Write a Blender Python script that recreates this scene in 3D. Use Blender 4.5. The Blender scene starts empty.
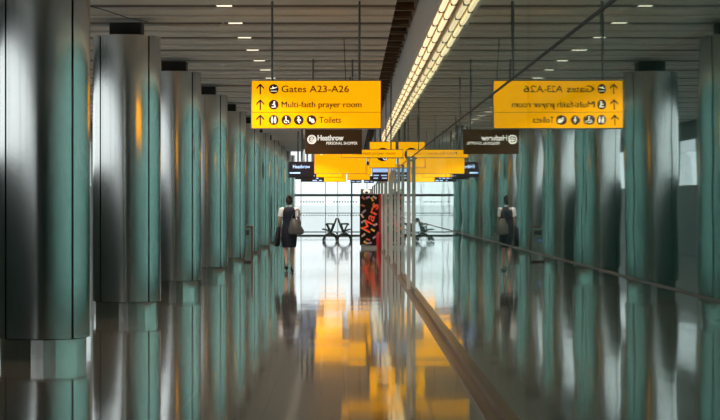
import bpy, bmesh, math, random
from mathutils import Vector, Matrix
random.seed(7)
C = bpy.context.scene.collection
PI = math.pi
F, H, VX, VY = 2000.0, 1.5, 351.0, 204.0     # focal length in px, eye height, vanishing point
GX = 1.05                                   # plane of the glass wall
CZ = 3.98                                    # ceiling height
FAR = 94.0

# ------------------------------------------------------------------ materials
def nt(name):
    m = bpy.data.materials.new(name); m.use_nodes = True
    n = m.node_tree; n.nodes.clear()
    out = n.nodes.new('ShaderNodeOutputMaterial')
    return m, n, out
def pbr(name, col, rough=.5, metal=0.0, var=.06, scale=8.0, bump=0.0, spec=.5, emit=None, es=0.0, aniso=0.0):
    m, n, out = nt(name)
    b = n.nodes.new('ShaderNodeBsdfPrincipled')
    tc = n.nodes.new('ShaderNodeTexCoord'); no = n.nodes.new('ShaderNodeTexNoise')
    no.inputs['Scale'].default_value = scale; no.inputs['Detail'].default_value = 4
    n.links.new(tc.outputs['Object'], no.inputs['Vector'])
    mx = n.nodes.new('ShaderNodeMix'); mx.data_type = 'RGBA'
    mx.inputs['A'].default_value = tuple(max(0, c*(1-var)) for c in col)+(1,)
    mx.inputs['B'].default_value = tuple(min(1, c*(1+var)) for c in col)+(1,)
    n.links.new(no.outputs['Fac'], mx.inputs['Factor'])
    n.links.new(mx.outputs['Result'], b.inputs['Base Color'])
    b.inputs['Roughness'].default_value = rough; b.inputs['Metallic'].default_value = metal
    b.inputs['Specular IOR Level'].default_value = spec
    if bump:
        bp = n.nodes.new('ShaderNodeBump'); bp.inputs['Strength'].default_value = bump; bp.inputs['Distance'].default_value = .01
        n.links.new(no.outputs['Fac'], bp.inputs['Height']); n.links.new(bp.outputs['Normal'], b.inputs['Normal'])
    if emit:
        b.inputs['Emission Color'].default_value = emit+(1,); b.inputs['Emission Strength'].default_value = es
    n.links.new(b.outputs[0], out.inputs[0])
    return m
def N(n, t, **kw):
    x = n.nodes.new(t)
    for k, v in kw.items(): setattr(x, k, v)
    return x
def mth(n, op, a, b=None, c=None):
    x = N(n, 'ShaderNodeMath', operation=op)
    for i, v in enumerate((a, b, c)):
        if v is None: continue
        if isinstance(v, (int, float)): x.inputs[i].default_value = v
        else: n.links.new(v, x.inputs[i])
    return x.outputs[0]
def vmth(n, op, a, b=None):
    x = N(n, 'ShaderNodeVectorMath', operation=op)
    for i, v in enumerate((a, b)):
        if v is None: continue
        if isinstance(v, tuple): x.inputs[i].default_value = v
        else: n.links.new(v, x.inputs[i])
    return x.outputs[0]
def tilt(n, cell, amp, off=(0, 0, 0)):
    """each tile or pane lies at its own very slight tilt"""
    g = N(n, 'ShaderNodeNewGeometry')
    p = vmth(n, 'DIVIDE', vmth(n, 'SUBTRACT', g.outputs['Position'], off), cell)
    fl = vmth(n, 'FLOOR', p)
    wn = N(n, 'ShaderNodeTexWhiteNoise', noise_dimensions='3D'); n.links.new(fl, wn.inputs['Vector'])
    d = vmth(n, 'SUBTRACT', wn.outputs['Color'], (.5, .5, .5))
    d = vmth(n, 'MULTIPLY', d, amp)
    return g, p, fl, wn, vmth(n, 'NORMALIZE', vmth(n, 'ADD', g.outputs['Normal'], d))

def floor_material():
    m, n, out = nt('polished_floor_tiles')
    b = N(n, 'ShaderNodeBsdfPrincipled')
    g, p, fl, wn, nrm = tilt(n, (.61, .61, 1000.), (.0022, .0026, 0), (-1.24, .2, -500))
    # fine polish waviness
    no = N(n, 'ShaderNodeTexNoise'); no.inputs['Scale'].default_value = 1.3; no.inputs['Detail'].default_value = 1
    n.links.new(g.outputs['Position'], no.inputs['Vector'])
    wv = vmth(n, 'MULTIPLY', vmth(n, 'SUBTRACT', no.outputs['Color'], (.5, .5, .5)), (.0012, .0016, 0))
    nrm = vmth(n, 'NORMALIZE', vmth(n, 'ADD', nrm, wv))
    n.links.new(nrm, b.inputs['Normal'])
    fr = vmth(n, 'FRACTION', p)
    sp = N(n, 'ShaderNodeSeparateXYZ'); n.links.new(fr, sp.inputs[0])
    jx = mth(n, 'LESS_THAN', sp.outputs[0], .011); jy = mth(n, 'LESS_THAN', sp.outputs[1], .011)
    j = mth(n, 'MAXIMUM', jx, jy)
    sp2 = N(n, 'ShaderNodeTexNoise'); sp2.inputs['Scale'].default_value = 60; sp2.inputs['Detail'].default_value = 5
    n.links.new(g.outputs['Position'], sp2.inputs['Vector'])
    ramp = N(n, 'ShaderNodeValToRGB')
    ramp.color_ramp.elements[0].position = .3; ramp.color_ramp.elements[0].color = FLOOR_A
    ramp.color_ramp.elements[1].position = .7; ramp.color_ramp.elements[1].color = FLOOR_B
    n.links.new(sp2.outputs['Fac'], ramp.inputs[0])
    mx = N(n, 'ShaderNodeMix', data_type='RGBA'); mx.inputs['B'].default_value = (.012, .009, .007, 1)
    n.links.new(ramp.outputs[0], mx.inputs['A']); n.links.new(j, mx.inputs['Factor'])
    n.links.new(mx.outputs['Result'], b.inputs['Base Color'])
    n.links.new(mth(n, 'MULTIPLY_ADD', j, .12, FLOOR_R), b.inputs['Roughness'])
    b.inputs['IOR'].default_value = FLOOR_IOR
    b.inputs['Coat Weight'].default_value = .7; b.inputs['Coat Roughness'].default_value = .05; b.inputs['Coat IOR'].default_value = 1.6
    n.links.new(nrm, b.inputs['Coat Normal'])
    n.links.new(b.outputs[0], out.inputs[0])
    return m
FLOOR_A = (.105, .083, .062, 1); FLOOR_B = (.165, .132, .10, 1); FLOOR_R = .075; FLOOR_IOR = 1.85

def wall_glass_material():
    m, n, out = nt('green_tinted_glass')
    g, p, fl, wn, nrm = tilt(n, (1000., 1.46, 100.), (0, .0016, .0012), (-500, .2, -50))
    no = N(n, 'ShaderNodeTexNoise'); no.inputs['Scale'].default_value = .9; no.inputs['Detail'].default_value = 0
    n.links.new(g.outputs['Position'], no.inputs['Vector'])
    wv = vmth(n, 'MULTIPLY', vmth(n, 'SUBTRACT', no.outputs['Color'], (.5, .5, .5)), (0, .0012, .0007))
    nrm = vmth(n, 'NORMALIZE', vmth(n, 'ADD', nrm, wv))
    n3 = N(n, 'ShaderNodeTexNoise'); n3.inputs['Scale'].default_value = 4.5; n3.inputs['Detail'].default_value = 0
    n.links.new(g.outputs['Position'], n3.inputs['Vector'])
    nrm = vmth(n, 'NORMALIZE', vmth(n, 'ADD', nrm, vmth(n, 'MULTIPLY', vmth(n, 'SUBTRACT', n3.outputs['Color'], (.5, .5, .5)), (0, .0016, .0005))))
    lw = N(n, 'ShaderNodeLayerWeight'); lw.inputs['Blend'].default_value = .5
    f5 = mth(n, 'POWER', lw.outputs['Facing'], 5.0)
    r = mth(n, 'MULTIPLY_ADD', f5, .95, .05)
    gl = N(n, 'ShaderNodeBsdfGlossy'); gl.inputs['Roughness'].default_value = .012
    gl.inputs['Color'].default_value = (.90, .97, .95, 1)
    n.links.new(nrm, gl.inputs['Normal'])
    tr = N(n, 'ShaderNodeBsdfTransparent'); tr.inputs['Color'].default_value = (.43, .60, .56, 1)
    mx = N(n, 'ShaderNodeMixShader')
    n.links.new(r, mx.inputs[0]); n.links.new(tr.outputs[0], mx.inputs[1]); n.links.new(gl.outputs[0], mx.inputs[2])
    n.links.new(mx.outputs[0], out.inputs[0])
    return m
def clear_glass_material(name='clear_window_glass', tint=(.95, .975, .97, 1)):
    m, n, out = nt(name)
    lw = N(n, 'ShaderNodeLayerWeight'); lw.inputs['Blend'].default_value = .5
    r = mth(n, 'MULTIPLY_ADD', mth(n, 'POWER', lw.outputs['Facing'], 5.0), .6, .04)
    gl = N(n, 'ShaderNodeBsdfGlossy'); gl.inputs['Roughness'].default_value = .02
    tr = N(n, 'ShaderNodeBsdfTransparent'); tr.inputs['Color'].default_value = tint
    mx = N(n, 'ShaderNodeMixShader')
    n.links.new(r, mx.inputs[0]); n.links.new(tr.outputs[0], mx.inputs[1]); n.links.new(gl.outputs[0], mx.inputs[2])
    n.links.new(mx.outputs[0], out.inputs[0])
    return m
def brushed_steel(name, col, rough, an=.0):
    m, n, out = nt(name)
    b = N(n, 'ShaderNodeBsdfPrincipled')
    tc = N(n, 'ShaderNodeTexCoord'); mp = N(n, 'ShaderNodeMapping'); mp.inputs['Scale'].default_value = (2.5, 2.5, .5)
    n.links.new(tc.outputs['Object'], mp.inputs[0])
    no = N(n, 'ShaderNodeTexNoise'); no.inputs['Scale'].default_value = 1.2; no.inputs['Detail'].default_value = 2
    n.links.new(mp.outputs[0], no.inputs['Vector'])
    mp2 = N(n, 'ShaderNodeMapping'); mp2.inputs['Scale'].default_value = (14, 14, 420)
    n.links.new(tc.outputs['Object'], mp2.inputs[0])
    n2 = N(n, 'ShaderNodeTexNoise'); n2.inputs['Scale'].default_value = 1; n2.inputs['Detail'].default_value = 3
    n.links.new(mp2.outputs[0], n2.inputs['Vector'])
    bp = N(n, 'ShaderNodeBump'); bp.inputs['Strength'].default_value = .25; bp.inputs['Distance'].default_value = .012
    n.links.new(no.outputs['Fac'], bp.inputs['Height'])
    bp2 = N(n, 'ShaderNodeBump'); bp2.inputs['Strength'].default_value = .12; bp2.inputs['Distance'].default_value = .0006
    n.links.new(n2.outputs['Fac'], bp2.inputs['Height']); n.links.new(bp.outputs[0], bp2.inputs['Normal'])
    n.links.new(bp2.outputs[0], b.inputs['Normal'])
    b.inputs['Base Color'].default_value = col+(1,); b.inputs['Metallic'].default_value = 1
    b.inputs['Roughness'].default_value = rough
    b.inputs['Anisotropic'].default_value = an
    n.links.new(b.outputs[0], out.inputs[0])
    return m
def backlit(name, col, es, gloss=.25):
    return pbr(name, col, gloss, 0, .02, 3, emit=col, es=es)

M = {}
M['floor'] = floor_material()
M['glass'] = wall_glass_material()
M['clear'] = clear_glass_material()
M['farglass'] = clear_glass_material('pale_grey_window_glass', (.84, .86, .85, 1))
M['steel'] = brushed_steel('brushed_stainless_steel', (.64, .625, .60), .165, .0)
M['plinth'] = brushed_steel('polished_stainless_steel', (.62, .60, .57), .10)
M['ceil'] = pbr('ceiling_plank_paint', (.62, .60, .56), .45, .0, .05, 1.2)
M['lip'] = pbr('ceiling_plank_edge', (.82, .80, .76), .35, .0, .04, 3)
M['channel'] = pbr('brown_ceiling_channel', (.07, .05, .036), .5, 0, .1, 2)
M['void'] = pbr('ceiling_void_black', (.012, .010, .009), .8)
M['bracket'] = pbr('dark_brown_bracket', (.14, .09, .06), .5, .2, .3, 8)
M['black'] = pbr('black_paint', (.008, .008, .008), .5)
M['joint'] = pbr('black_rubber_joint', (.010, .010, .010), .6)
M['fascia'] = pbr('grey_fascia_paint', (.70, .68, .65), .5, 0, .08, .6)
M['post'] = pbr('grey_metal_post', (.60, .60, .59), .4, .1, .08, 6)
M['pole'] = pbr('dark_grey_pole', (.16, .17, .18), .35, .6, .05, 6)
M['bronze'] = pbr('bronze_floor_trim', (.12, .065, .038), .25, .3, .3, 5, spec=.4)
M['wall'] = pbr('dark_green_wall_panel', (.05, .085, .08), .4, 0, .1, 2)
M['frame'] = pbr('green_grey_window_frame', (.20, .25, .22), .45, .1, .05, 4)
M['yellow'] = backlit('yellow_sign_face', (1.0, .42, .0), .95)
M['edge'] = pbr('sign_casing_grey', (.30, .30, .30), .4, .3)
M['brown'] = pbr('brown_sign_face', (.035, .018, .010), .25, emit=(.06, .03, .012), es=.35)
M['ink'] = pbr('dark_brown_ink', (.045, .012, .006), .5)
M['white'] = backlit('white_lettering', (1.0, .93, .82), .75)
M['screen'] = pbr('display_screen_black', (.012, .010, .012), .15, emit=(.02, .015, .02), es=.5)
M['blue'] = backlit('pale_blue_screen_text', (.42, .62, 1.0), .8)
M['tube'] = backlit('warm_lamp_tube', (1.0, .80, .48), 1.0)
M['reflector'] = pbr('gold_lamp_reflector', (.85, .68, .42), .4, .0, .1, 3)
M['lamp'] = backlit('downlight_lens', (1.0, .9, .68), 1.3)
M['red'] = pbr('red_paint', (.55, .012, .015), .3)
M['mblack'] = pbr('vending_panel_black', (.010, .007, .006), .25)
M['mred'] = backlit('red_lettering', (.85, .06, .03), .35)
M['mgold'] = pbr('gold_lettering_edge', (.75, .45, .12), .4)
M['w1'] = pbr('wrapper_brown', (.35, .14, .06), .4)
M['w2'] = pbr('wrapper_blue_grey', (.35, .40, .60), .4)
M['w3'] = pbr('wrapper_yellow', (.8, .6, .15), .4)
M['w4'] = pbr('wrapper_cream', (.7, .62, .55), .4)
M['chair'] = pbr('black_seat_leather', (.018, .028, .026), .4)
M['chrome'] = pbr('dark_green_frame_metal', (.03, .07, .055), .3, .5)
M['skin'] = pbr('skin', (.50, .27, .19), .5, 0, .06, 20)
M['hair'] = pbr('dark_brown_hair', (.022, .012, .008), .55, 0, .4, 60, bump=.4)
M['navy'] = pbr('navy_cloth', (.004, .006, .018), .8, 0, .2, 30, bump=.2)
M['blouse'] = pbr('white_cotton', (.78, .78, .80), .8, 0, .05, 30)
M['bag'] = pbr('grey_leather', (.07, .068, .066), .5, 0, .2, 20)
M['shoe'] = pbr('black_leather', (.008, .008, .009), .3)
M['eye'] = pbr('eye_white', (.8, .8, .78), .2)
M['lips'] = pbr('lip_colour', (.45, .10, .09), .5)
M['apron'] = pbr('pale_concrete_apron', (.75, .77, .77), .9, 0, .03, .2)
M['fin'] = pbr('added_green_grey_fin', (.16, .22, .20), .6)  # dark colour for the fins added to dim the passage glazing
M['dot'] = pbr('frosted_green_dot', (.10, .22, .18), .6)
M['binlabel'] = pbr('blue_label', (.08, .22, .55), .4)

# ------------------------------------------------------------------ mesh helpers
class MB:
    def __init__(s): s.bm = bmesh.new(); s.mi = 0
    def _mark(s, fs):
        for f in fs: f.material_index = s.mi
    def box(s, x0, x1, y0, y1, z0, z1, rot=None, piv=None):
        vs = [s.bm.verts.new((x, y, z)) for x in (x0, x1) for y in (y0, y1) for z in (z0, z1)]
        idx = [(0,1,3,2),(4,6,7,5),(0,4,5,1),(2,3,7,6),(0,2,6,4),(1,5,7,3)]
        fs = [s.bm.faces.new([vs[i] for i in q]) for q in idx]; s._mark(fs)
        if rot is not None:
            p = Vector(piv or ((x0+x1)/2, (y0+y1)/2, (z0+z1)/2))
            for v in vs: v.co = p + rot @ (v.co-p)
        return s
    def ring_loft(s, rings, cap=True, closed=True):
        R = [[s.bm.verts.new(p) for p in r] for r in rings]
        fs = []
        for a, b in zip(R, R[1:]):
            n = len(a)
            for i in range(n if closed else n-1):
                j = (i+1) % n
                fs.append(s.bm.faces.new((a[i], a[j], b[j], b[i])))
        if cap and closed:
            fs.append(s.bm.faces.new(list(reversed(R[0])))); fs.append(s.bm.faces.new(R[-1]))
        s._mark(fs); return s
    def cyl(s, c, r, z0, z1, n=32, r1=None):
        r1 = r if r1 is None else r1
        return s.ring_loft([[(c[0]+q*math.cos(2*PI*i/n), c[1]+q*math.sin(2*PI*i/n), z) for i in range(n)] for z, q in ((z0, r), (z1, r1))])
    def tube(s, pts, r, n=8):
        pts = [Vector(p) for p in pts]; rr = r if isinstance(r, (list, tuple)) else [r]*len(pts)
        rings = []
        up = None
        for i, p in enumerate(pts):
            a = pts[max(i-1, 0)]; b = pts[min(i+1, len(pts)-1)]
            t = (b-a).normalized()
            if up is None:
                up = Vector((0, 0, 1)) if abs(t.z) < .9 else Vector((1, 0, 0))
            u = t.cross(up).normalized(); v = u.cross(t).normalized(); up = v
            rings.append([p+rr[i]*(math.cos(2*PI*k/n)*u+math.sin(2*PI*k/n)*v) for k in range(n)])
        return s.ring_loft(rings)
    def ellipse_rings(s, L, n=24, cap=True):
        """L: (cx, cy, z, rx, ry)"""
        return s.ring_loft([[(cx+rx*math.cos(2*PI*i/n), cy+ry*math.sin(2*PI*i/n), z) for i in range(n)] for cx, cy, z, rx, ry in L], cap)
    def ball(s, c, rx, ry, rz, n=16, m=10):
        L = []
        for k in range(m+1):
            a = -PI/2+PI*k/m; q = max(math.cos(a), .02)
            L.append((c[0], c[1], c[2]+rz*math.sin(a), rx*q, ry*q))
        return s.ellipse_rings(L, n)
    def disc_y(s, x, z, y, r, t=.004, n=24, rx=None):
        rx = rx or r
        return s.ring_loft([[(x+rx*math.cos(2*PI*i/n), yy, z+r*math.sin(2*PI*i/n)) for i in range(n)] for yy in (y-t, y)])
    def poly_y(s, pts, y, t=.004):
        return s.ring_loft([[(px, yy, pz) for px, pz in pts] for yy in (y-t, y)])
    def text(s, txt, x0, x1, z0, z1, y, rot=0.0, t=.002, shear=0.0):
        """lettering on a plane facing the viewer, its capitals from z0 to z1, x0 to x1 wide"""
        cu = bpy.data.curves.new('t', 'FONT'); cu.body = txt; cu.extrude = .01; cu.resolution_u = 3; cu.offset = 0 if 'M' in txt else .010; cu.shear = shear
        o = bpy.data.objects.new('t', cu); C.objects.link(o)
        bpy.context.view_layer.update()
        me = bpy.data.meshes.new_from_object(o.evaluated_get(bpy.context.evaluated_depsgraph_get()))
        xs = [v.co.x for v in me.vertices]; lo, hi = min(xs), max(xs)
        cap = .69
        b2 = bmesh.new(); b2.from_mesh(me)
        cx, cz = (x0+x1)/2, (z0+z1)/2
        vm = {}
        for v in b2.verts:
            px = x0+(v.co.x-lo)/(hi-lo)*(x1-x0); pz = z0+v.co.y/cap*(z1-z0)
            if rot:
                dx, dz = px-cx, pz-cz
                px = cx+dx*math.cos(rot)-dz*math.sin(rot); pz = cz+dx*math.sin(rot)+dz*math.cos(rot)
            vm[v] = s.bm.verts.new((px, y-(t if v.co.z > 0 else 0), pz))
        fs = []
        for f in b2.faces:
            try: fs.append(s.bm.faces.new([vm[v] for v in f.verts]))
            except ValueError: pass
        s._mark(fs); b2.free()
        bpy.data.objects.remove(o); bpy.data.curves.remove(cu); bpy.data.meshes.remove(me)
        return s
    def build(s, name, mats, parent=None, smooth=False, bevel=0, off=(0, 0, 0)):
        me = bpy.data.meshes.new(name)
        bmesh.ops.recalc_face_normals(s.bm, faces=s.bm.faces[:])
        if off != (0, 0, 0): bmesh.ops.translate(s.bm, verts=s.bm.verts[:], vec=Vector(off))
        s.bm.to_mesh(me); s.bm.free()
        o = bpy.data.objects.new(name, me); C.objects.link(o)
        if not isinstance(mats, (list, tuple)): mats = [mats]
        for m in mats: me.materials.append(m)
        if smooth:
            for p in me.polygons: p.use_smooth = True
            me.set_sharp_from_angle(angle=math.radians(40))
        if bevel:
            b = o.modifiers.new('bevel', 'BEVEL'); b.width = bevel; b.segments = 2
        if parent: o.parent = parent
        return o
def thing(name, label, cat, loc=(0, 0, 0), rotz=0, group=None):
    o = bpy.data.objects.new(name, None); C.objects.link(o); o.empty_display_size = .2
    o.location = loc; o.rotation_euler = (0, 0, rotz); return tag(o, label, cat, group)
def tag(o, label, cat, group=None):
    o['label'] = label; o['category'] = cat
    if group: o['group'] = group
    return o
def struct(o, label=None):
    o['kind'] = 'structure'
    if label: o['label'] = label
    return o
def sgroup(name, label=None):
    o = bpy.data.objects.new(name, None); C.objects.link(o); return struct(o, label)
def dup(root, loc, label=None, rotz=None):
    r = root.copy(); C.objects.link(r); r.location = loc
    if label: r['label'] = label
    for ch in list(root.children):
        c = ch.copy(); C.objects.link(c); c.parent = r
        for g in ch.children:
            d = g.copy(); C.objects.link(d); d.parent = c
    return r
def wx(px, Y): return (px-VX)*Y/F
def wz(py, Y): return H+(VY-py)*Y/F

# ------------------------------------------------------------------ the setting
BACK = -14.0
struct(MB().box(-8.2, 5.2, BACK, FAR, -.2, 0).build('floor', M['floor']), 'polished beige stone floor of square tiles')
# ceiling planks running across the hall
cg = sgroup('ceiling', 'pale grey ceiling of wide planks running across the hall')
P = MB(); L_ = MB(); D_ch = MB()
y = 17.9-2.4*14-1.02; LAMPY = 17.9
y = max(y, BACK)
yc = LAMPY-2.4*13
while yc < FAR-1.0:
    # dark channel holding a lamp, then two planks with a fine joint between them
    if yc-.17 > BACK: D_ch.box(-8, .56, yc-.21, yc+.21, CZ+.008, CZ+.02); D_ch.box(-8, .56, yc+1.13, yc+1.25, CZ+.005, CZ+.02)
    for a_, c_ in ((.21, 1.13), (1.25, 2.19)):
        q0 = max(yc+a_, BACK); q1 = min(yc+c_, FAR-.1)
        if q1 <= q0: continue
        P.ring_loft([[(xx, q0, CZ+.06), (xx, q0, CZ-.012), (xx, q0+.05*(q1-q0), CZ-.012), (xx, q0+.55*(q1-q0), CZ+.014), (xx, q1, CZ), (xx, q1, CZ+.06)] for xx in (-8, .56)])
        L_.box(-8, .56, q0-.012, q0+.02, CZ-.024, CZ+.06)
    yc += 2.4
D_ch.build('channel', M['channel'], cg)
P.build('plank', M['ceil'], cg); L_.build('plank_edge', M['lip'], cg)
P = MB(); y = BACK+.3
while y < FAR-.7:
    P.box(GX+.1, 5, y, y+1.1, CZ, CZ+.03)
    y += 1.2
P.build('passage_plank', M['ceil'], cg)
P = MB(); y = BACK+.3
while y < FAR-.7:
    P.box(.52, .83, y, y+.10, CZ+.03, CZ+.06); P.box(.52, .83, y+.4, y+.43, CZ+.10, CZ+.2)
    y += 1.2
P.box(.60, .66, BACK, FAR, CZ+.25, CZ+.31)
P.build('bracket', M['bracket'], cg)
struct(MB().box(-8.2, 5.2, BACK, FAR, 4.6, 4.8).build('ceiling_slab', M['void']), 'black void above the ceiling planks')
# bulkhead above the glass
struct(MB().box(.84, .875, BACK, FAR, 3.44, 4.6).build('wall_bulkhead', M['fascia']), 'grey bulkhead face above the glass wall')
struct(MB().box(.875, GX+.12, BACK, FAR, 3.50, 3.53).build('trim_soffit', M['reflector']), 'gold soffit behind the strip lights')
struct(MB().box(GX+.02, GX+.06, BACK, FAR, 3.38, 3.50).build('trim_head', M['post']), 'channel holding the top of the glass wall')
# strip lights in the soffit, two staggered rows
proto = None; i = 0
y = 14.0
while y < 92:
    for row, xx in enumerate((.905, .990)):
        yy = y + (.75 if row else 0)
        if proto is None:
            t = thing('strip_light', 'x', 'light', (xx, yy, 3.441), 0, 'strip lights under the bulkhead')
            MB().box(-.036, .036, 0, 1.49, .012, .06).build('body', M['reflector'], t)
            MB().tube([(0, .03, 0), (0, 1.47, 0)], .026, 10).build('tube', M['tube'], t, True)
            MB().box(-.030, .030, 0, .035, -.03, .03).build('end_cap', M['pole'], t)
            proto = t
        else:
            t = dup(proto, (xx, yy, 3.441))
        t['label'] = ('warm strip light in the row beside the grey bulkhead' if row == 0 else 'warm strip light in the row against the glass')
    y += 1.5
# glass wall
wr = sgroup('wall_right', 'tall green tinted glass wall mirroring the hall')
y0 = BACK
n = 0
while y0 < FAR-.1:
    y1 = min(y0+7.3, FAR) if n else 4.6
    MB().box(GX, GX+.012, y0+.002, y1-.002, .05, 3.40).build('glass_panel', M['glass'], wr)
    y0 = y1; n += 1
MB().box(GX-.005, GX-.001, BACK, FAR, 2.308, 2.322).build('panel_joint', M['joint'], wr)
MB().box(GX-.005, GX-.001, BACK, FAR, 1.217, 1.227).build('lower_joint', M['bronze'], wr)
for k in range(9):
    yy = 34.9+7.3*k
    if yy < FAR: MB().box(GX-.075, GX-.014, yy-.03, yy+.03, 0, 2.33).build('post', M['post'], wr)
struct(MB().box(GX-.115, GX-.0, BACK, FAR, 0, .012).build('trim_floor_strip', M['bronze']), 'brown metal strip in the floor along the glass')
struct(MB().box(GX-.02, GX+.03, BACK, FAR, .012, .06).build('trim_glass_channel', M['bronze']), 'brown channel at the foot of the glass')
# outer wall of the passage behind the glass
def window_band(name, X, z0, z1, side, step, mull, glassmat, label):
    w = sgroup(name, label)
    ys = []; y = BACK
    if name == 'window_1':
        f = MB(); q = BACK+.5
        while q < FAR: f.box(4.42, 5.0, q, q+.06, .1, 3.6); q += 1.15
        f.build('fin', M['fin'], w)  # added unseen fins, blocking the sky through the passage at grazing angles
    while y < FAR: ys.append(y); y += step
    fr = MB()
    for y in ys: fr.box(X-.05, X+.05, y-mull/2, y+mull/2, z0, z1)
    fr.box(X-.05, X+.05, BACK, FAR, z0-.05, z0); fr.box(X-.05, X+.05, BACK, FAR, z1, z1+.05)
    fr.build('frame', M['frame'], w)
    MB().box(X-.006, X+.006, BACK, FAR, z0, z1).build('pane', glassmat, w)
    return w
struct(MB().box(5.0, 5.2, BACK, FAR, 3.65, 4.6).build('wall_right_upper', M['wall']))
struct(MB().box(5.0, 5.2, BACK, FAR, 0, .10).build('wall_right_lower', M['wall']))
window_band('window_1', 5.1, .15, 3.60, 1, 3.65, .05, M['clear'], 'outer glazing of the passage behind the glass wall')
# left side
struct(MB().box(-8.2, -8.0, BACK, FAR, 0, 2.02).build('wall_left', M['wall']), 'dark green wall under the windows on the left')
struct(MB().box(-8.2, -8.0, BACK, FAR, 3.50, 4.6).build('wall_left_upper', M['wall']))
window_band('window_2', -8.1, 2.07, 3.45, -1, 3.65, .08, M['clear'], 'band of windows high on the left wall')
struct(MB().box(-8.2, 5.2, BACK-.2, BACK, 0, 4.6).build('wall_back', M['wall']), 'wall at the near end of the hall')
# far glazing
we = sgroup('window_3', 'tall white glazing across the far end of the hall')
f = MB()
for x, t_ in ((-8, .1), (-6.5, .05), (-5, .05), (-3.4, .05), (.03, .075), (2.6, .05), (5.1, .1)):
    f.box(x-t_/2, x+t_/2, FAR-.06, FAR+.06, 0, 4.4)
f.build('mullion', M['frame'], we)
f = MB()
for x in (-2.35, -1.2, -.62, .75): f.box(x-.015, x+.015, FAR+.02, FAR+.05, 0, 4.4)
f.build('fin', M['post'], we)
f = MB()
for z0, z1 in ((0, .06), (.16, .21), (1.055, 1.09), (1.86, 1.97)): f.box(-8, 5.1, FAR-.05, FAR+.05, z0, z1)
f.build('transom', M['frame'], we)
MB().box(-8, 5.1, FAR-.006, FAR+.006, 0, 4.4).build('pane', M['farglass'], we)
d = MB()
for z in (1.60, .97):
    x = -2.9
    while x < 1.0:
        if not (z == 1.60 and (.12 < (x+2.9) % 1.5 < .5)): d.box(x, x+.055, FAR-.012, FAR-.008, z-.03, z+.03)
        x += .13
d.build('dot_pattern', M['dot'], we)
struct(MB().box(-8.2, 5.2, FAR-.1, FAR+.1, 4.4, 4.6).build('wall_far_upper', M['wall']))
struct(MB().box(-6000, 6000, -3000, 9000, -5.2, -5).build('ground_outside', M['apron']), 'pale concrete apron outside')

# ------------------------------------------------------------------ columns
CR = .456; CXX = -3.02
col = thing('steel_column', 'x', 'column', (CXX, 19.65, 0), 0, 'row of steel clad columns')
MB().cyl((0, 0), CR-.03, .19, 3.74, 48).build('core', M['joint'], col, True)
MB().cyl((0, 0), CR-.035, 0, .19, 22).build('plinth', M['plinth'], col)
MB().box(-.21, .21, -.21, .21, 3.74, CZ-.05).build('neck', M['black'], col)
for q in range(4):
    a0 = math.radians(-45+90*q+1.6-90+1); a1 = math.radians(-45+90*(q+1)-1.6-90+1)
    b = MB(); nseg = 24
    rings = []
    for z in (.20, 3.75):
        rings.append([((CR if kk < nseg+1 else CR-.02)*math.cos(a), (CR if kk < nseg+1 else CR-.02)*math.sin(a), z)
                      for kk, a in enumerate([a0+(a1-a0)*i/nseg for i in range(nseg+1)]+[a1-(a1-a0)*i/nseg for i in range(nseg+1)])])
    b.ring_loft(rings).build('cladding_panel', M['steel'], col, True)
ordn = ['nearest steel column, cut by the left edge of the picture', 'second steel column from the left edge', 'third steel column from the left edge',
        'fourth steel column from the left edge', 'fifth steel column, just before the steel bin', 'sixth steel column, just past the steel bin']
for k in range(11):
    c = col if k == 0 else dup(col, (CXX, 19.65+7.3*k, 0))
    c['label'] = ordn[k] if k < len(ordn) else '%s steel column from the near end, narrow with distance' % (['seventh', 'eighth', 'ninth', 'tenth', 'eleventh'][k-6])

# ------------------------------------------------------------------ downlights
proto = None
for k in range(27):
    yy = 18.0+2.4*k - .1
    if proto is None:
        t = thing('downlight', 'x', 'light', (-1.59, yy, CZ), 0, 'flat downlights in the ceiling channels')
        MB().box(-.105, .105, -.075, .075, .03, .052).build('housing', M['lip'], t, False, .004)
        MB().box(-.095, .095, -.065, .065, .003, .03).build('lens', M['lamp'], t)
        proto = t
    else: t = dup(proto, (-1.59, yy, CZ))
    t['label'] = 'small flat downlight in the plank ceiling left of the signs'

# ------------------------------------------------------------------ signs
def sign(name, label, cat, Y, px0, px1, py0, py1, face, poles=(), depth=.14, group=None, casing='edge', polew=.014):
    x0, x1, z1, z0 = wx(px0, Y), wx(px1, Y), wz(py0, Y), wz(py1, Y)
    t = thing(name, label, cat, ((x0+x1)/2, Y, z0), 0, group)
    o = (-(x0+x1)/2, -Y, -z0)
    MB().box(x0, x1, Y, Y+depth, z0, z1).build('casing', M[casing], t, False, .004, o)
    MB().box(x0+.012, x1-.012, Y-.005, Y+.001, z0+.012, z1-.012).build('face', M[face], t, False, 0, o)
    MB().box(x0+.012, x1-.012, Y+depth-.001, Y+depth+.005, z0+.012, z1-.012).build('back_face', M[face], t, False, 0, o)
    for p in poles:
        X = wx(p, Y)
        MB().tube([(X, Y+depth/2, z1), (X, Y+depth/2, CZ)], polew, 10).build('pole', M['pole'], t, True, 0, o)
    return t, o
Y1 = 24.4
t, o = sign('direction_sign', 'large yellow hanging sign for gates, prayer room and toilets', 'sign', Y1, 251, 381.5, 80, 129, 'yellow', (272, 359.5))
FY = Y1-.005
b = MB()
def T(b, s, a, c, cap_top, base, Y, fy, **kw): b.text(s, wx(a, Y), wx(c, Y), wz(base, Y), wz(cap_top, Y), fy, **kw)
T(b, 'Gates A23-A26', 281.5, 349, 85.6, 92.2, Y1, FY)
b.build('gates_lettering', M['ink'], t, off=o)
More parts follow.
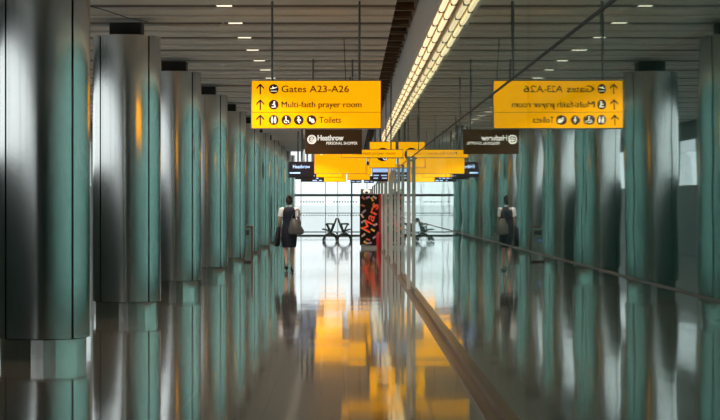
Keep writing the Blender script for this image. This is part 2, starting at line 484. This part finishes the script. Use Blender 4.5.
b = MB(); T(b, 'Multi-faith prayer room', 281.5, 361.3, 101.5, 107.4, Y1, FY); T(b, 'Multi-faith prayer room', 281.8, 361.6, 101.4, 107.3, Y1, FY-.0005); b.build('prayer_room_lettering', M['ink'], t, off=o)
b = MB(); T(b, 'Toilets', 319.2, 341, 116.8, 122.8, Y1, FY); b.build('toilets_lettering', M['ink'], t, off=o)
MB().box(wx(251.8, Y1), wx(380.7, Y1), FY-.002, FY, wz(112.5, Y1), wz(112.1, Y1)).build('dividing_line', M['ink'], t, off=o)
for py in (89, 104.7, 120):
    b = MB(); X, Z = wx(260.3, Y1), wz(py, Y1); s_ = Y1/F
    b.box(X-.7*s_, X+.7*s_, FY-.002, FY, Z-5.4*s_, Z+4.6*s_)
    for sg in (-1, 1):
        b.poly_y([(X, Z+5.6*s_), (X+sg*3.9*s_, Z+1.5*s_), (X+sg*3.9*s_, Z-.5*s_), (X, Z+3.5*s_)], FY, .002)
    b.build('arrow', M['ink'], t, off=o)
def picto(px, py, kind):
    X, Z = wx(px, Y1), wz(py, Y1); s_ = Y1/F
    dsc = MB().disc_y(X, Z, FY, 4.9*s_, .003, 28).build('disc', M['ink'], t, True, off=o)
    g = MB(); y = FY-.003
    def P_(*pts): g.poly_y([(X+a*s_, Z+c*s_) for a, c in pts], y, .002)
    def D_(a, c, r): g.disc_y(X+a*s_, Z+c*s_, y, r*s_, .002, 14)
    if kind == 'plane':
        P_((-3.6, .9), (-2.9, -.3), (3.0, 1.0), (3.8, 1.9), (2.6, 2.1), (-1.5, .9)); P_((-1, .4), (.4, .6), (-.6, 3.0), (-1.4, 2.9)); P_((-3, -2.6), (3.2, -2.6), (3.2, -1.8), (-3, -1.8))
    elif kind == 'pray':
        D_(.6, 2.6, .9); P_((-.2, 1.7), (1.3, 1.4), (1.6, -1.0), (2.3, -2.8), (-2.2, -2.8), (-2.2, -2.0), (.3, -1.8)); P_((-.2, 1.2), (-1.8, .2), (-1.5, -.4), (.2, .3))
    elif kind == 'pair':
        for a in (-1.5, 1.5):
            D_(a, 2.6, .8); P_((a-1.0, 1.5), (a+1.0, 1.5), (a+1.1, -.8), (a+.6, -3.2), (a-.6, -3.2), (a-1.1, -.8))
    elif kind == 'chair':
        D_(-.4, 2.9, .8); P_((-.9, 2.0), (.1, 2.0), (.3, -.2), (2.2, -.4), (3.0, -2.6), (2.2, -2.9), (1.4, -1.2), (-.8, -1.1))
        P_((-1.1, .6), (-2.6, -.9), (-1.9, -3.0), (.3, -3.3), (1.2, -2.2), (.4, -2.4), (-1.2, -2.2), (-1.8, -.8))
    elif kind == 'baby':
        D_(-.3, 2.5, 1.0); P_((-2.2, -.2), (-.6, 1.6), (1.4, 1.0), (2.4, -.8), (1.6, -1.3), (.6, .1), (.4, -1.4), (1.2, -3.0), (.2, -3.2), (-1.0, -1.4), (-1.0, .1), (-1.7, -.7))
    else:
        D_(-1.6, 1.9, 1.0); P_((-2.4, .7), (-.6, .9), (.4, -.3), (.3, -1.2), (-2.0, -1.2)); D_(1.4, -1.4, 1.7); P_((-.2, 1.6), (2.6, 1.0), (2.4, .2), (-.2, .6))
    g.build('pictogram', M['white'], dsc, off=o)
picto(273.7, 89, 'plane'); picto(273.7, 104.7, 'pray')
for px, kd in ((273.7, 'pair'), (286.4, 'chair'), (298.8, 'baby'), (311.5, 'misc')): picto(px, 120, kd)

Y2 = 34.2
t, o = sign('shop_sign', 'dark brown hanging sign with a white round logo, below the large yellow sign', 'sign', Y2, 305, 362, 129.3, 154, 'brown', (313, 352.5), casing='brown')
fy = Y2-.005
lg = MB().disc_y(wx(311.8, Y2), wz(139.5, Y2), fy, 4.6*Y2/F, .003, 28).build('logo_disc', M['white'], t, True, off=o)
g = MB(); s_ = Y2/F; X, Z = wx(311.8, Y2), wz(139.5, Y2)
g.tube([(X+s_*2.6*math.cos(a), fy-.004, Z+s_*2.6*math.sin(a)) for a in [PI*.15+PI*1.5*i/14 for i in range(15)]], .5*s_, 6)
g.tube([(X-1.6*s_, fy-.004, Z-.6*s_), (X-.4*s_, fy-.004, Z+.8*s_), (X+.4*s_, fy-.004, Z-.6*s_), (X+1.8*s_, fy-.004, Z+1.2*s_)], .45*s_, 6)
g.build('logo_mark', M['ink'], lg, off=o)
b = MB(); T(b, 'Heathrow', 317.6, 343.3, 135, 140.4, Y2, fy); T(b, 'Heathrow', 317.9, 343.6, 135, 140.4, Y2, fy-.001); b.build('name_lettering', M['white'], t, off=o)
b = MB(); T(b, 'PERSONAL SHOPPER', 326.3, 357.6, 141.8, 144.6, Y2, fy); b.build('service_lettering', M['white'], t, off=o)

Y3 = 39.0
t, o = sign('direction_strip_sign', 'low yellow strip sign for the prayer room reaching to the glass wall', 'sign', Y3, 341, 403.2, 149.3, 158, 'yellow', (350, 391), depth=.1)
b = MB(); T(b, 'Multi-faith prayer room', 353, 395.5, 151.6, 154.6, Y3, Y3-.005); b.build('prayer_room_lettering', M['ink'], t, off=o)

Y4 = 45.6
t, o = sign('gate_sign', 'square yellow sign with a large brown disc beside the glass wall', 'sign', Y4, 369.4, 396.0, 141.5, 168, 'yellow', (375, 386), depth=.12)
dsc = MB().disc_y(wx(382.8, Y4), wz(154.5, Y4), Y4-.005, 6.8*Y4/F, .004, 28).build('disc', M['ink'], t, True, off=o)
g = MB(); X, Z, s_ = wx(385, Y4), wz(158, Y4), Y4/F
g.tube([(X+s_*1.7*math.cos(2*PI*i/16), Y4-.01, Z+s_*1.7*math.sin(2*PI*i/16)) for i in range(17)], .6*s_, 6); g.build('ring', M['white'], dsc, off=o)
b = MB()
for a, c in ((390.5, 394.5),): b.box(wx(a, Y4), wx(c, Y4), Y4-.007, Y4-.004, wz(158.5, Y4), wz(157.2, Y4))
b.build('lettering', M['ink'], t, off=o)

Y5 = 55.9
t, o = sign('direction_sign', 'large blank yellow sign below and behind the brown shop sign', 'sign', Y5, 314.2, 366.2, 152.4, 173.8, 'yellow', (321, 344, 360), depth=.14)
for p in (321.5, 344.5):
    MB().ball((wx(p, Y5), Y5-.05, wz(154, Y5)), .03, .03, .03).build('spotlight', M['white'], t, True, off=o)
t, o = sign('gate_sign', 'small square yellow sign with a black clasp beside the blank yellow sign', 'sign', 60, 366.8, 371.6, 158, 175, 'yellow', (368.5,), depth=.12)
MB().box(wx(366.9, 60), wx(369, 60), 59.97, 60, wz(165.2, 60), wz(161.5, 60)).build('clasp', M['black'], t, off=o)
t, o = sign('direction_sign', 'yellow sign just under the left half of the blank yellow sign', 'sign', 67, 316, 342.6, 162, 177.4, 'yellow', (320, 338), depth=.14, casing='ink')
t, o = sign('direction_sign', 'yellow sign just under the right half of the blank yellow sign', 'sign', 73, 347.5, 370, 164, 180, 'yellow', (350, 367), depth=.14)
t, o = sign('direction_sign', 'farthest yellow sign, lowest of the cluster at the left', 'sign', 82, 319, 346, 168, 182, 'yellow', (322, 343), depth=.14, casing='ink')
t, o = sign('direction_sign', 'yellow sign hanging past the vending machine against the glass wall', 'sign', 52, 388.0, 389.6, 168, 181, 'yellow', (), depth=.12)

def screen(Y, px0, px1, py0, py1, label, poles, rows, head=None, grp='hanging display screens'):
    t, o = sign('display_screen', label, 'screen', Y, px0, px1, py0, py1, 'screen', poles, depth=.12, casing='black', polew=.03)
    if head:
        b = MB(); T(b, head[0], head[1], head[2], head[3], head[4], Y, Y-.005); b.build('lettering', M['blue'], t, off=o)
    if rows:
        b = MB()
        for a, c, r0, r1 in rows: b.box(wx(a, Y), wx(c, Y), Y-.009, Y-.004, wz(r1, Y), wz(r0, Y))
        b.build('text_row', M['blue'], t, off=o)
    return t, o
screen(62.5, 288.3, 314, 161.5, 177.6, 'large black screen with pale blue heading, left of the yellow cluster', (302, 307.2, 312.2), [(289.6, 300.2, 172.2, 173.6)], ('Heathrow', 293, 310, 164.8, 168.2))
screen(68, 295, 316.2, 165, 179.3, 'black screen half hidden behind the large screen, upper of the two', (298, 314), [(302, 308, 175.2, 176.4), (310, 314.5, 175.2, 176.4)])
screen(76, 301, 324, 168, 181.8, 'black screen half hidden behind the large screen, lowest of the left stack', (304, 320), [(308, 312.8, 177.8, 178.8), (315, 318.5, 177.8, 178.8), (312.5, 317, 180, 181), (319, 322, 180, 181)])
screen(54, 372.2, 388.4, 167.6, 181.5, 'bright blue and black screen right of the yellow signs', (375, 380.5), [(372.8, 388, 168.4, 172.2), (373.5, 379, 174.8, 176), (381, 387, 174.8, 176), (373.5, 378, 177.6, 178.8), (382, 387, 177.6, 178.8)])
screen(86, 350.5, 361.5, 176, 183, 'small far screen under the yellow signs, left of the two', (353, 359), [(351.5, 355, 181, 182), (356.5, 360.5, 181, 182)])
screen(86, 364, 374, 176, 183, 'small far screen under the yellow signs, right of the two', (365.5, 369), [(365, 369, 181, 182), (370.5, 373.2, 181, 182)])

# ------------------------------------------------------------------ vending machine
VY0 = 67.5
x0, x1 = wx(359.8, VY0), wx(381.0, VY0)
t = thing('vending_machine', 'tall black vending machine with red lettering and red edge by the glass wall', 'vending machine', (x0, VY0, 0))
W = x1-x0; ht = 1.84
MB().box(0, W, .03, .82, .10, ht).build('cabinet', M['mblack'], t, False, .01)
MB().box(.04, W-.04, .06, .78, 0, .10).build('plinth', M['post'], t)
pn = MB().box(.01, W-.075, 0, .03, .12, ht-.01).build('front_panel', M['mblack'], t, False, .006)
MB().box(W-.073, W, -.005, .04, .10, ht).build('edge_strip', M['red'], t, False, .006)
b = MB(); cx = (W-.06)/2+.03
b.text('Mars', cx-.52, cx+.50, .89, 1.20, -.002, rot=math.radians(72), t=.006, shear=.15); b.build('lettering_edge', M['mgold'], pn)
b = MB(); b.text('Mars', cx-.50, cx+.48, .91, 1.18, -.009, rot=math.radians(72), t=.004, shear=.15); b.text('Mars', cx-.485, cx+.495, .90, 1.17, -.010, rot=math.radians(72), t=.004, shear=.15); b.build('lettering', M['mred'], pn)
w = MB(); rng = random.Random(3); cand = []
spots = [(.12,1.70,50),(.27,1.72,-20),(.42,1.66,60),(.50,1.72,30),(.10,1.45,20),(.14,1.25,-40),(.50,1.42,-35),(.08,1.10,60),(.52,1.18,40),(.10,.90,-30),(.44,.62,30),(.12,.45,-40),(.28,.30,20),(.50,.38,-30),(.20,.20,35),(.52,.80,-20),(.08,.68,15),(.33,.18,-15)]
for i, (a, z, r) in enumerate(spots):
    if a > W-.11: a = W-.14
    w.mi = i % 4
    R_ = Matrix.Rotation(math.radians(r), 3, 'Y')
    w.box(a-.072, a+.072, -.004, .001, z-.032, z+.032, R_)
    w.mi = 4; w.box(a-.04, a+.04, -.006, -.001, z-.010, z+.010, R_)
w.build('wrapper_pictures', [M['w1'], M['w2'], M['w3'], M['w4'], M['mred']], pn)
MB().box(.02, .2, -.004, 0, .105, .12).build('label_strip', M['w4'], pn)
# housing on top
t2 = thing('clock_housing', 'small grey housing with a pale round dial on top of the vending machine', 'clock', (x0+.03, VY0+.1, ht))
MB().box(0, .40, 0, .12, 0, .17).build('housing', M['post'], t2, False, .01)
MB().disc_y(.2, .085, 0, .075, .006, 24, .12).build('dial', M['white'], t2, True)
MB().disc_y(.2, .05, -.006, .04, .004, 20, .06).build('dial_centre', M['pole'], t2, True)
# extinguisher beside
t = thing('fire_extinguisher', 'red fire extinguisher standing between vending machine and glass wall', 'fire extinguisher', (.93, 66.2, 0))
MB().ellipse_rings([(0,0,0,.075,.075),(0,0,.02,.085,.085),(0,0,.48,.085,.085),(0,0,.55,.055,.055),(0,0,.58,.028,.028)]).build('cylinder', M['red'], t, True)
MB().box(-.02, .02, -.02, .02, .57, .63).box(-.015, .015, -.12, .03, .63, .65).box(-.015, .015, -.1, .03, .60, .612).build('handle', M['black'], t)
MB().tube([(-.02, 0, .6), (-.09, 0, .56), (-.11, 0, .35), (-.10, 0, .12)], .012, 8).build('hose', M['black'], t, True)
# steel bin
t = thing('litter_bin', 'steel litter bin with brown frame standing between the fifth and sixth columns', 'bin', (-2.72, 51.4, 0))
MB().box(-.22, .17, 0, .38, .04, .90).build('body', M['steel'], t, False, .01)
MB().box(-.24, .20, -.02, .40, .90, .935).build('lid', M['bronze'], t, False, .005)
MB().box(.17, .20, -.02, .02, 0, .90).build('frame_post', M['bronze'], t)
MB().box(-.20, .15, .02, .36, 0, .04).build('base', M['black'], t)
MB().box(-.09, .04, -.006, 0, .52, .60).build('label_plate', M['binlabel'], t)
MB().box(-.14, .10, -.006, 0, .70, .82).build('opening', M['black'], t)

# ------------------------------------------------------------------ back to back seats seen from the end
BY = 80.0; bx = wx(337, BY)
def seat_row(px_c, Y, label, n=4):
    t = thing('back_to_back_seats', label, 'seats', (wx(px_c, Y), Y, 0))
    for k in range(n):
        y = .58*k
        for sg in (-1, 1):
            MB().tube([(sg*.22, y+.26, .40), (sg*.16, y+.26, .55), (sg*.03, y+.26, .92)], [.03, .032, .03], 4).ring_loft([[(sg*(.215+dx), yy, z0) for dx, yy, z0 in ((-.02, y, .42), (.02, y, .42), (.02, y+.52, .42), (-.02, y+.52, .42))], [(sg*(.035+dx), yy, z0) for dx, yy, z0 in ((-.02, y, .93), (.02, y, .93), (.02, y+.52, .93), (-.02, y+.52, .93))]]).build('backrest', M['chair'], t)
            MB().ring_loft([[(sg*.22, yy, z0) for yy, z0 in ((y, .38), (y+.52, .38), (y+.52, .43), (y, .43))], [(sg*.40, yy, z0) for yy, z0 in ((y, .42), (y+.52, .42), (y+.52, .47), (y, .47))], [(sg*.60, yy, z0) for yy, z0 in ((y, .47), (y+.52, .47), (y+.52, .50), (y, .50))]]).build('seat', M['chair'], t, True)
    for y in (-.03, .58*n-.02):
        for sg in (-1, 1):
            MB().tube([(sg*.14, y, .69), (sg*.44, y, .70), (sg*.48, y, .66)], .022, 8).tube([(sg*.43, y, .69), (sg*.27, y, .38)], .030, 8).tube([(sg*.16, y, .69), (sg*.26, y, .38)], .024, 8).build('armrest', M['chrome'], t, True)
            pts = [(sg*(.285+.27*math.cos(a)), y, .27*math.sin(a)+.03) for a in [math.radians(q) for q in (-2, 20, 45, 70, 90, 110, 135, 158, 180)]]
            MB().tube(pts, [.045, .04, .035, .032, .034, .032, .034, .04, .05], 8).build('leg', M['chair'], t, True)
    MB().tube([(0, 0, .33), (0, .58*n-.04, .33)], .04, 10).build('beam', M['chrome'], t, True)
    return t
seat_row(337, BY, 'dark back to back waiting seats seen end on before the far glazing')

# ceiling cables by the near columns
b = MB()
b.tube([(-3.3, 24.6, CZ-.02), (-3.05, 24.9, CZ-.07), (-2.85, 25.6, CZ-.10), (-2.7, 26.6, CZ-.06)], .006, 6)
tag(b.build('ceiling_cable', M['black'], None, True), 'thin black cable sagging under the ceiling above the second column', 'cable')
b = MB()
b.tube([(wx(344, 30), 30, CZ), (wx(345.5, 30), 30, 3.4), (wx(345.5, 30), 30.1, 3.02)], .006, 6)
tag(b.build('hanging_wire', M['black'], None, True), 'thin dark wire hanging from the ceiling behind the large yellow sign', 'wire')

# ------------------------------------------------------------------ walking woman, seen from behind (walks towards +Y)
PY = 44.8; PX = wx(289.2, PY)
w = thing('person', 'person in navy dress and white blouse walking away, grey bag on the right arm', 'person', (PX, PY, 0))
def skin_body():
    J = {}
    verts, edges, rad = [], [], []
    def v(name, co, r, link=None):
        J[name] = len(verts); verts.append(co); rad.append(r)
        if link is not None: edges.append((J[link], J[name]))
    v('pelvis', (0, 0, .93), (.135, .10))
    v('waist', (0, .01, 1.08), (.105, .08), 'pelvis')
    v('chest', (0, .01, 1.25), (.125, .09), 'waist')
    v('upper', (0, 0, 1.36), (.11, .075), 'chest')
    v('neck', (0, .005, 1.43), (.045, .045), 'upper')
    v('neck2', (0, .015, 1.49), (.043, .045), 'neck')
    v('head', (0, .03, 1.55), (.068, .078), 'neck2')
    v('head2', (0, .03, 1.615), (.072, .088), 'head')
    v('crown', (0, .02, 1.665), (.045, .055), 'head2')
    v('nose', (0, .125, 1.572), (.010, .010), 'head')
    for n_, sg in (('l', -1), ('r', 1)):
        v(n_+'ear', (sg*.078, .025, 1.585), (.012, .018), 'head2')
        v(n_+'sh', (sg*.165, 0, 1.365), (.052, .048), 'upper')
    # left arm hangs, slightly forward, holding a coat; right arm bent over the bag
    v('lelb', (-.215, .0, 1.10), (.036, .036), 'lsh'); v('lwri', (-.205, .12, .90), (.024, .024), 'lelb'); v('lpalm', (-.20, .15, .83), (.034, .020), 'lwri')
    v('relb', (.225, -.02, 1.10), (.036, .036), 'rsh'); v('rwri', (.235, .17, .98), (.024, .024), 'relb'); v('rpalm', (.23, .24, .97), (.020, .034), 'rwri')
    for i, (a, l) in enumerate(((-.026, .055), (-.009, .065), (.009, .062), (.024, .050))):
        v('lf%d' % i, (-.20+.004*i, .16+a, .79), (.0095, .0095), 'lpalm'); v('lg%d' % i, (-.175, .165+a, .79-l*.6), (.008, .008), 'lf%d' % i)
        v('rf%d' % i, (.23, .285, .97+a), (.0095, .0095), 'rpalm'); v('rg%d' % i, (.205, .30+l*.2, .965+a), (.008, .008), 'rf%d' % i)
    v('lth', (-.175, .135, .81), (.010, .010), 'lpalm'); v('lth2', (-.155, .14, .785), (.009, .009), 'lth')
    v('rth', (.20, .225, .985), (.010, .010), 'rpalm'); v('rth2', (.185, .25, 1.0), (.009, .009), 'rth')
    # legs in mid stride: left trailing with the heel up, right leading
    for n_, sg, kn, an, bl, to in (('l', -1, (-.072, -.01, .50), (-.062, -.14, .135), (-.062, -.08, .045), (-.062, -.02, .028)),
                                   ('r', 1, (.068, .06, .49), (.058, .13, .085), (.060, .20, .035), (.062, .27, .025))):
        v(n_+'hip', (sg*.085, 0, .87), (.085, .090), 'pelvis')
        v(n_+'kn', kn, (.048, .052), n_+'hip')
        mid = tuple(kn[i]*.62+an[i]*.38-(.018 if i == 1 else 0) for i in range(3))
        v(n_+'calf', mid, (.047, .050), n_+'kn')
        v(n_+'an', an, (.026, .028), n_+'calf'); v(n_+'ball', bl, (.034, .022), n_+'an'); v(n_+'toe', to, (.028, .015), n_+'ball')
    me = bpy.data.meshes.new('body'); me.from_pydata(verts, edges, [])
    o = bpy.data.objects.new('body', me); C.objects.link(o)
    s = o.modifiers.new('skin', 'SKIN'); s.use_smooth_shade = True
    for i, r in enumerate(rad): me.skin_vertices[0].data[i].radius = r
    me.skin_vertices[0].data[0].use_root = True
    o.modifiers.new('sub', 'SUBSURF').levels = 2; o.modifiers['sub'].render_levels = 2
    me.materials.append(M['skin'])
    bpy.context.view_layer.update()
    m2 = bpy.data.meshes.new_from_object(o.evaluated_get(bpy.context.evaluated_depsgraph_get()))
    o2 = bpy.data.objects.new('body', m2); C.objects.link(o2); bpy.data.objects.remove(o)
    if not m2.materials: m2.materials.append(M['skin'])
    for p in m2.polygons: p.use_smooth = True
    o2.parent = w
    return o2
body = skin_body()
b = MB()   # eyes and lips on the far side of the head
for sg in (-1, 1): b.ball((sg*.030, .108, 1.60), .013, .008, .009, 10, 6)
b.build('eyes', M['eye'], w, True)
MB().ball((0, .108, 1.538), .022, .008, .007, 10, 6).build('lips', M['lips'], w, True)
hr = MB()
hr.ellipse_rings([(0, -.005, 1.49, .045, .045), (0, -.005, 1.53, .070, .070), (0, -.005, 1.58, .084, .085), (0, .005, 1.62, .082, .092), (0, .02, 1.655, .070, .080), (0, .015, 1.685, .042, .05), (0, .01, 1.695, .012, .012)])
hr.ball((0, -.070, 1.675), .040, .042, .036)
hr.build('hair', M['hair'], w, True)
dr = MB()
dr.ellipse_rings([(0, .02, .53, .150, .15), (0, .02, .57, .160, .155), (0, .01, .72, .176, .155), (0, 0, .88, .176, .145), (0, 0, .98, .160, .132), (0, .01, 1.09, .138, .115),
                  (0, .01, 1.20, .150, .125), (0, .005, 1.30, .160, .128), (0, 0, 1.36, .155, .115), (0, 0, 1.40, .130, .095), (0, 0, 1.425, .085, .075), (0, .005, 1.44, .066, .066)], 32)
dr.build('dress', M['navy'], w, True)
bl = MB().ellipse_rings([(0, .003, 1.42, .078, .075), (0, .005, 1.445, .064, .064), (0, .01, 1.475, .058, .059)], 24)
bl.build('collar', M['blouse'], w, True)
for sg, el in ((-1, (-.215, 0, 1.10)), (1, (.225, -.02, 1.10))):
    s0 = Vector((sg*.118, 0, 1.375)); s1 = Vector((sg*.165, 0, 1.365)); e = Vector(el)
    d_ = s1+(e-s1)*.55
    MB().tube([s0, s1, s1+(e-s1)*.2, d_], [.060, .072, .070, .066], 16).build('sleeve', M['blouse'], w, True)
for sg, he, to in ((-1, (-.062, -.165, .12), (-.062, -.01, .024)), (1, (.058, .085, .045), (.062, .27, .024))):
    h_ = Vector(he); t_ = Vector(to)
    sh = MB().tube([h_+Vector((0, -.01, .012)), h_*.65+t_*.35, h_*.3+t_*.7, t_+Vector((0, .02, 0))], [.036, .040, .041, .022], 12)
    sh.build('shoe', M['shoe'], w, True)
ct = thing('coat', 'dark coat draped over the left forearm of the walking person', 'coat', (PX-.27, PY+.06, .55))
MB().ellipse_rings([(-.01, .02, 0, .055, .13), (0, .01, .10, .062, .15), (.01, 0, .22, .055, .13), (.018, -.01, .34, .050, .10), (.03, 0, .42, .045, .085), (.035, .0, .452, .02, .05)], 24).build('coat_folds', M['navy'], ct, True)
bg = thing('handbag', 'grey slouchy handbag hanging at the right side of the walking person', 'bag', (PX+.14, PY-.225, .82))
MB().ellipse_rings([(.02, 0, 0, .12, .05), (.02, 0, .02, .17, .075), (.02, 0, .10, .175, .078), (0, 0, .20, .13, .06), (-.02, .01, .30, .085, .038), (-.03, .02, .36, .045, .018)], 24).build('bag_body', M['bag'], bg, True)
MB().tube([(-.10, .03, .22), (-.07, .05, .40), (-.01, .10, .52), (.05, .13, .565), (.085, .17, .54), (.08, .15, .38), (.07, .06, .22)], .010, 8).build('strap', M['bag'], bg, True)

# ------------------------------------------------------------------ light
wd = bpy.data.worlds.new('sky'); bpy.context.scene.world = wd; wd.use_nodes = True
bgn = wd.node_tree.nodes['Background']; bgn.inputs[0].default_value = (.90, .96, 1.0, 1); bgn.inputs[1].default_value = 1.75
def portal(loc, rot, sx, sy):
    l = bpy.data.lights.new('portal', 'AREA'); l.shape = 'RECTANGLE'; l.size = sx; l.size_y = sy; l.cycles.is_portal = True
    o = bpy.data.objects.new('portal', l); o.location = loc; o.rotation_euler = rot; C.objects.link(o)
portal((-8.3, 40, 2.76), (0, -PI/2, 0), 1.4, 108)
portal((5.3, 40, 1.9), (0, PI/2, 0), 3.5, 108)
portal((-1.4, FAR+.3, 2.2), (-PI/2, 0, 0), 13, 4.4)
def area(loc, size, sy, power, col, rot=(0, 0, 0)):
    l = bpy.data.lights.new('lamp', 'AREA'); l.shape = 'RECTANGLE'; l.size = size; l.size_y = sy; l.energy = power; l.color = col
    o = bpy.data.objects.new('lamp', l); o.location = loc; o.rotation_euler = rot; C.objects.link(o); return o
for k in range(27):
    l = bpy.data.lights.new('downlight_lamp', 'SPOT'); l.energy = 280; l.color = (1, .87, .72); l.spot_size = math.radians(120); l.shadow_soft_size = .08
    o = bpy.data.objects.new('downlight_lamp', l); o.location = (-1.59, 17.9+2.4*k, CZ-.08); C.objects.link(o)

# ------------------------------------------------------------------ camera
cam = bpy.data.cameras.new('camera'); co = bpy.data.objects.new('camera', cam); C.objects.link(co)
co.location = (0, 0, H); co.rotation_euler = (PI/2, 0, 0)
cam.sensor_width = 36; cam.lens = F*36/720
cam.shift_x = (360-VX)/720; cam.shift_y = (VY-210)/720
cam.clip_start = .1; cam.clip_end = 20000
sc = bpy.context.scene; sc.camera = co
sc.view_settings.view_transform = 'Standard'; sc.view_settings.look = 'None'
sc.view_settings.exposure = 0; sc.view_settings.gamma = 1; sc.view_settings.use_curve_mapping = False
sc.cycles.max_bounces = 12; sc.cycles.transparent_max_bounces = 24; sc.cycles.glossy_bounces = 8
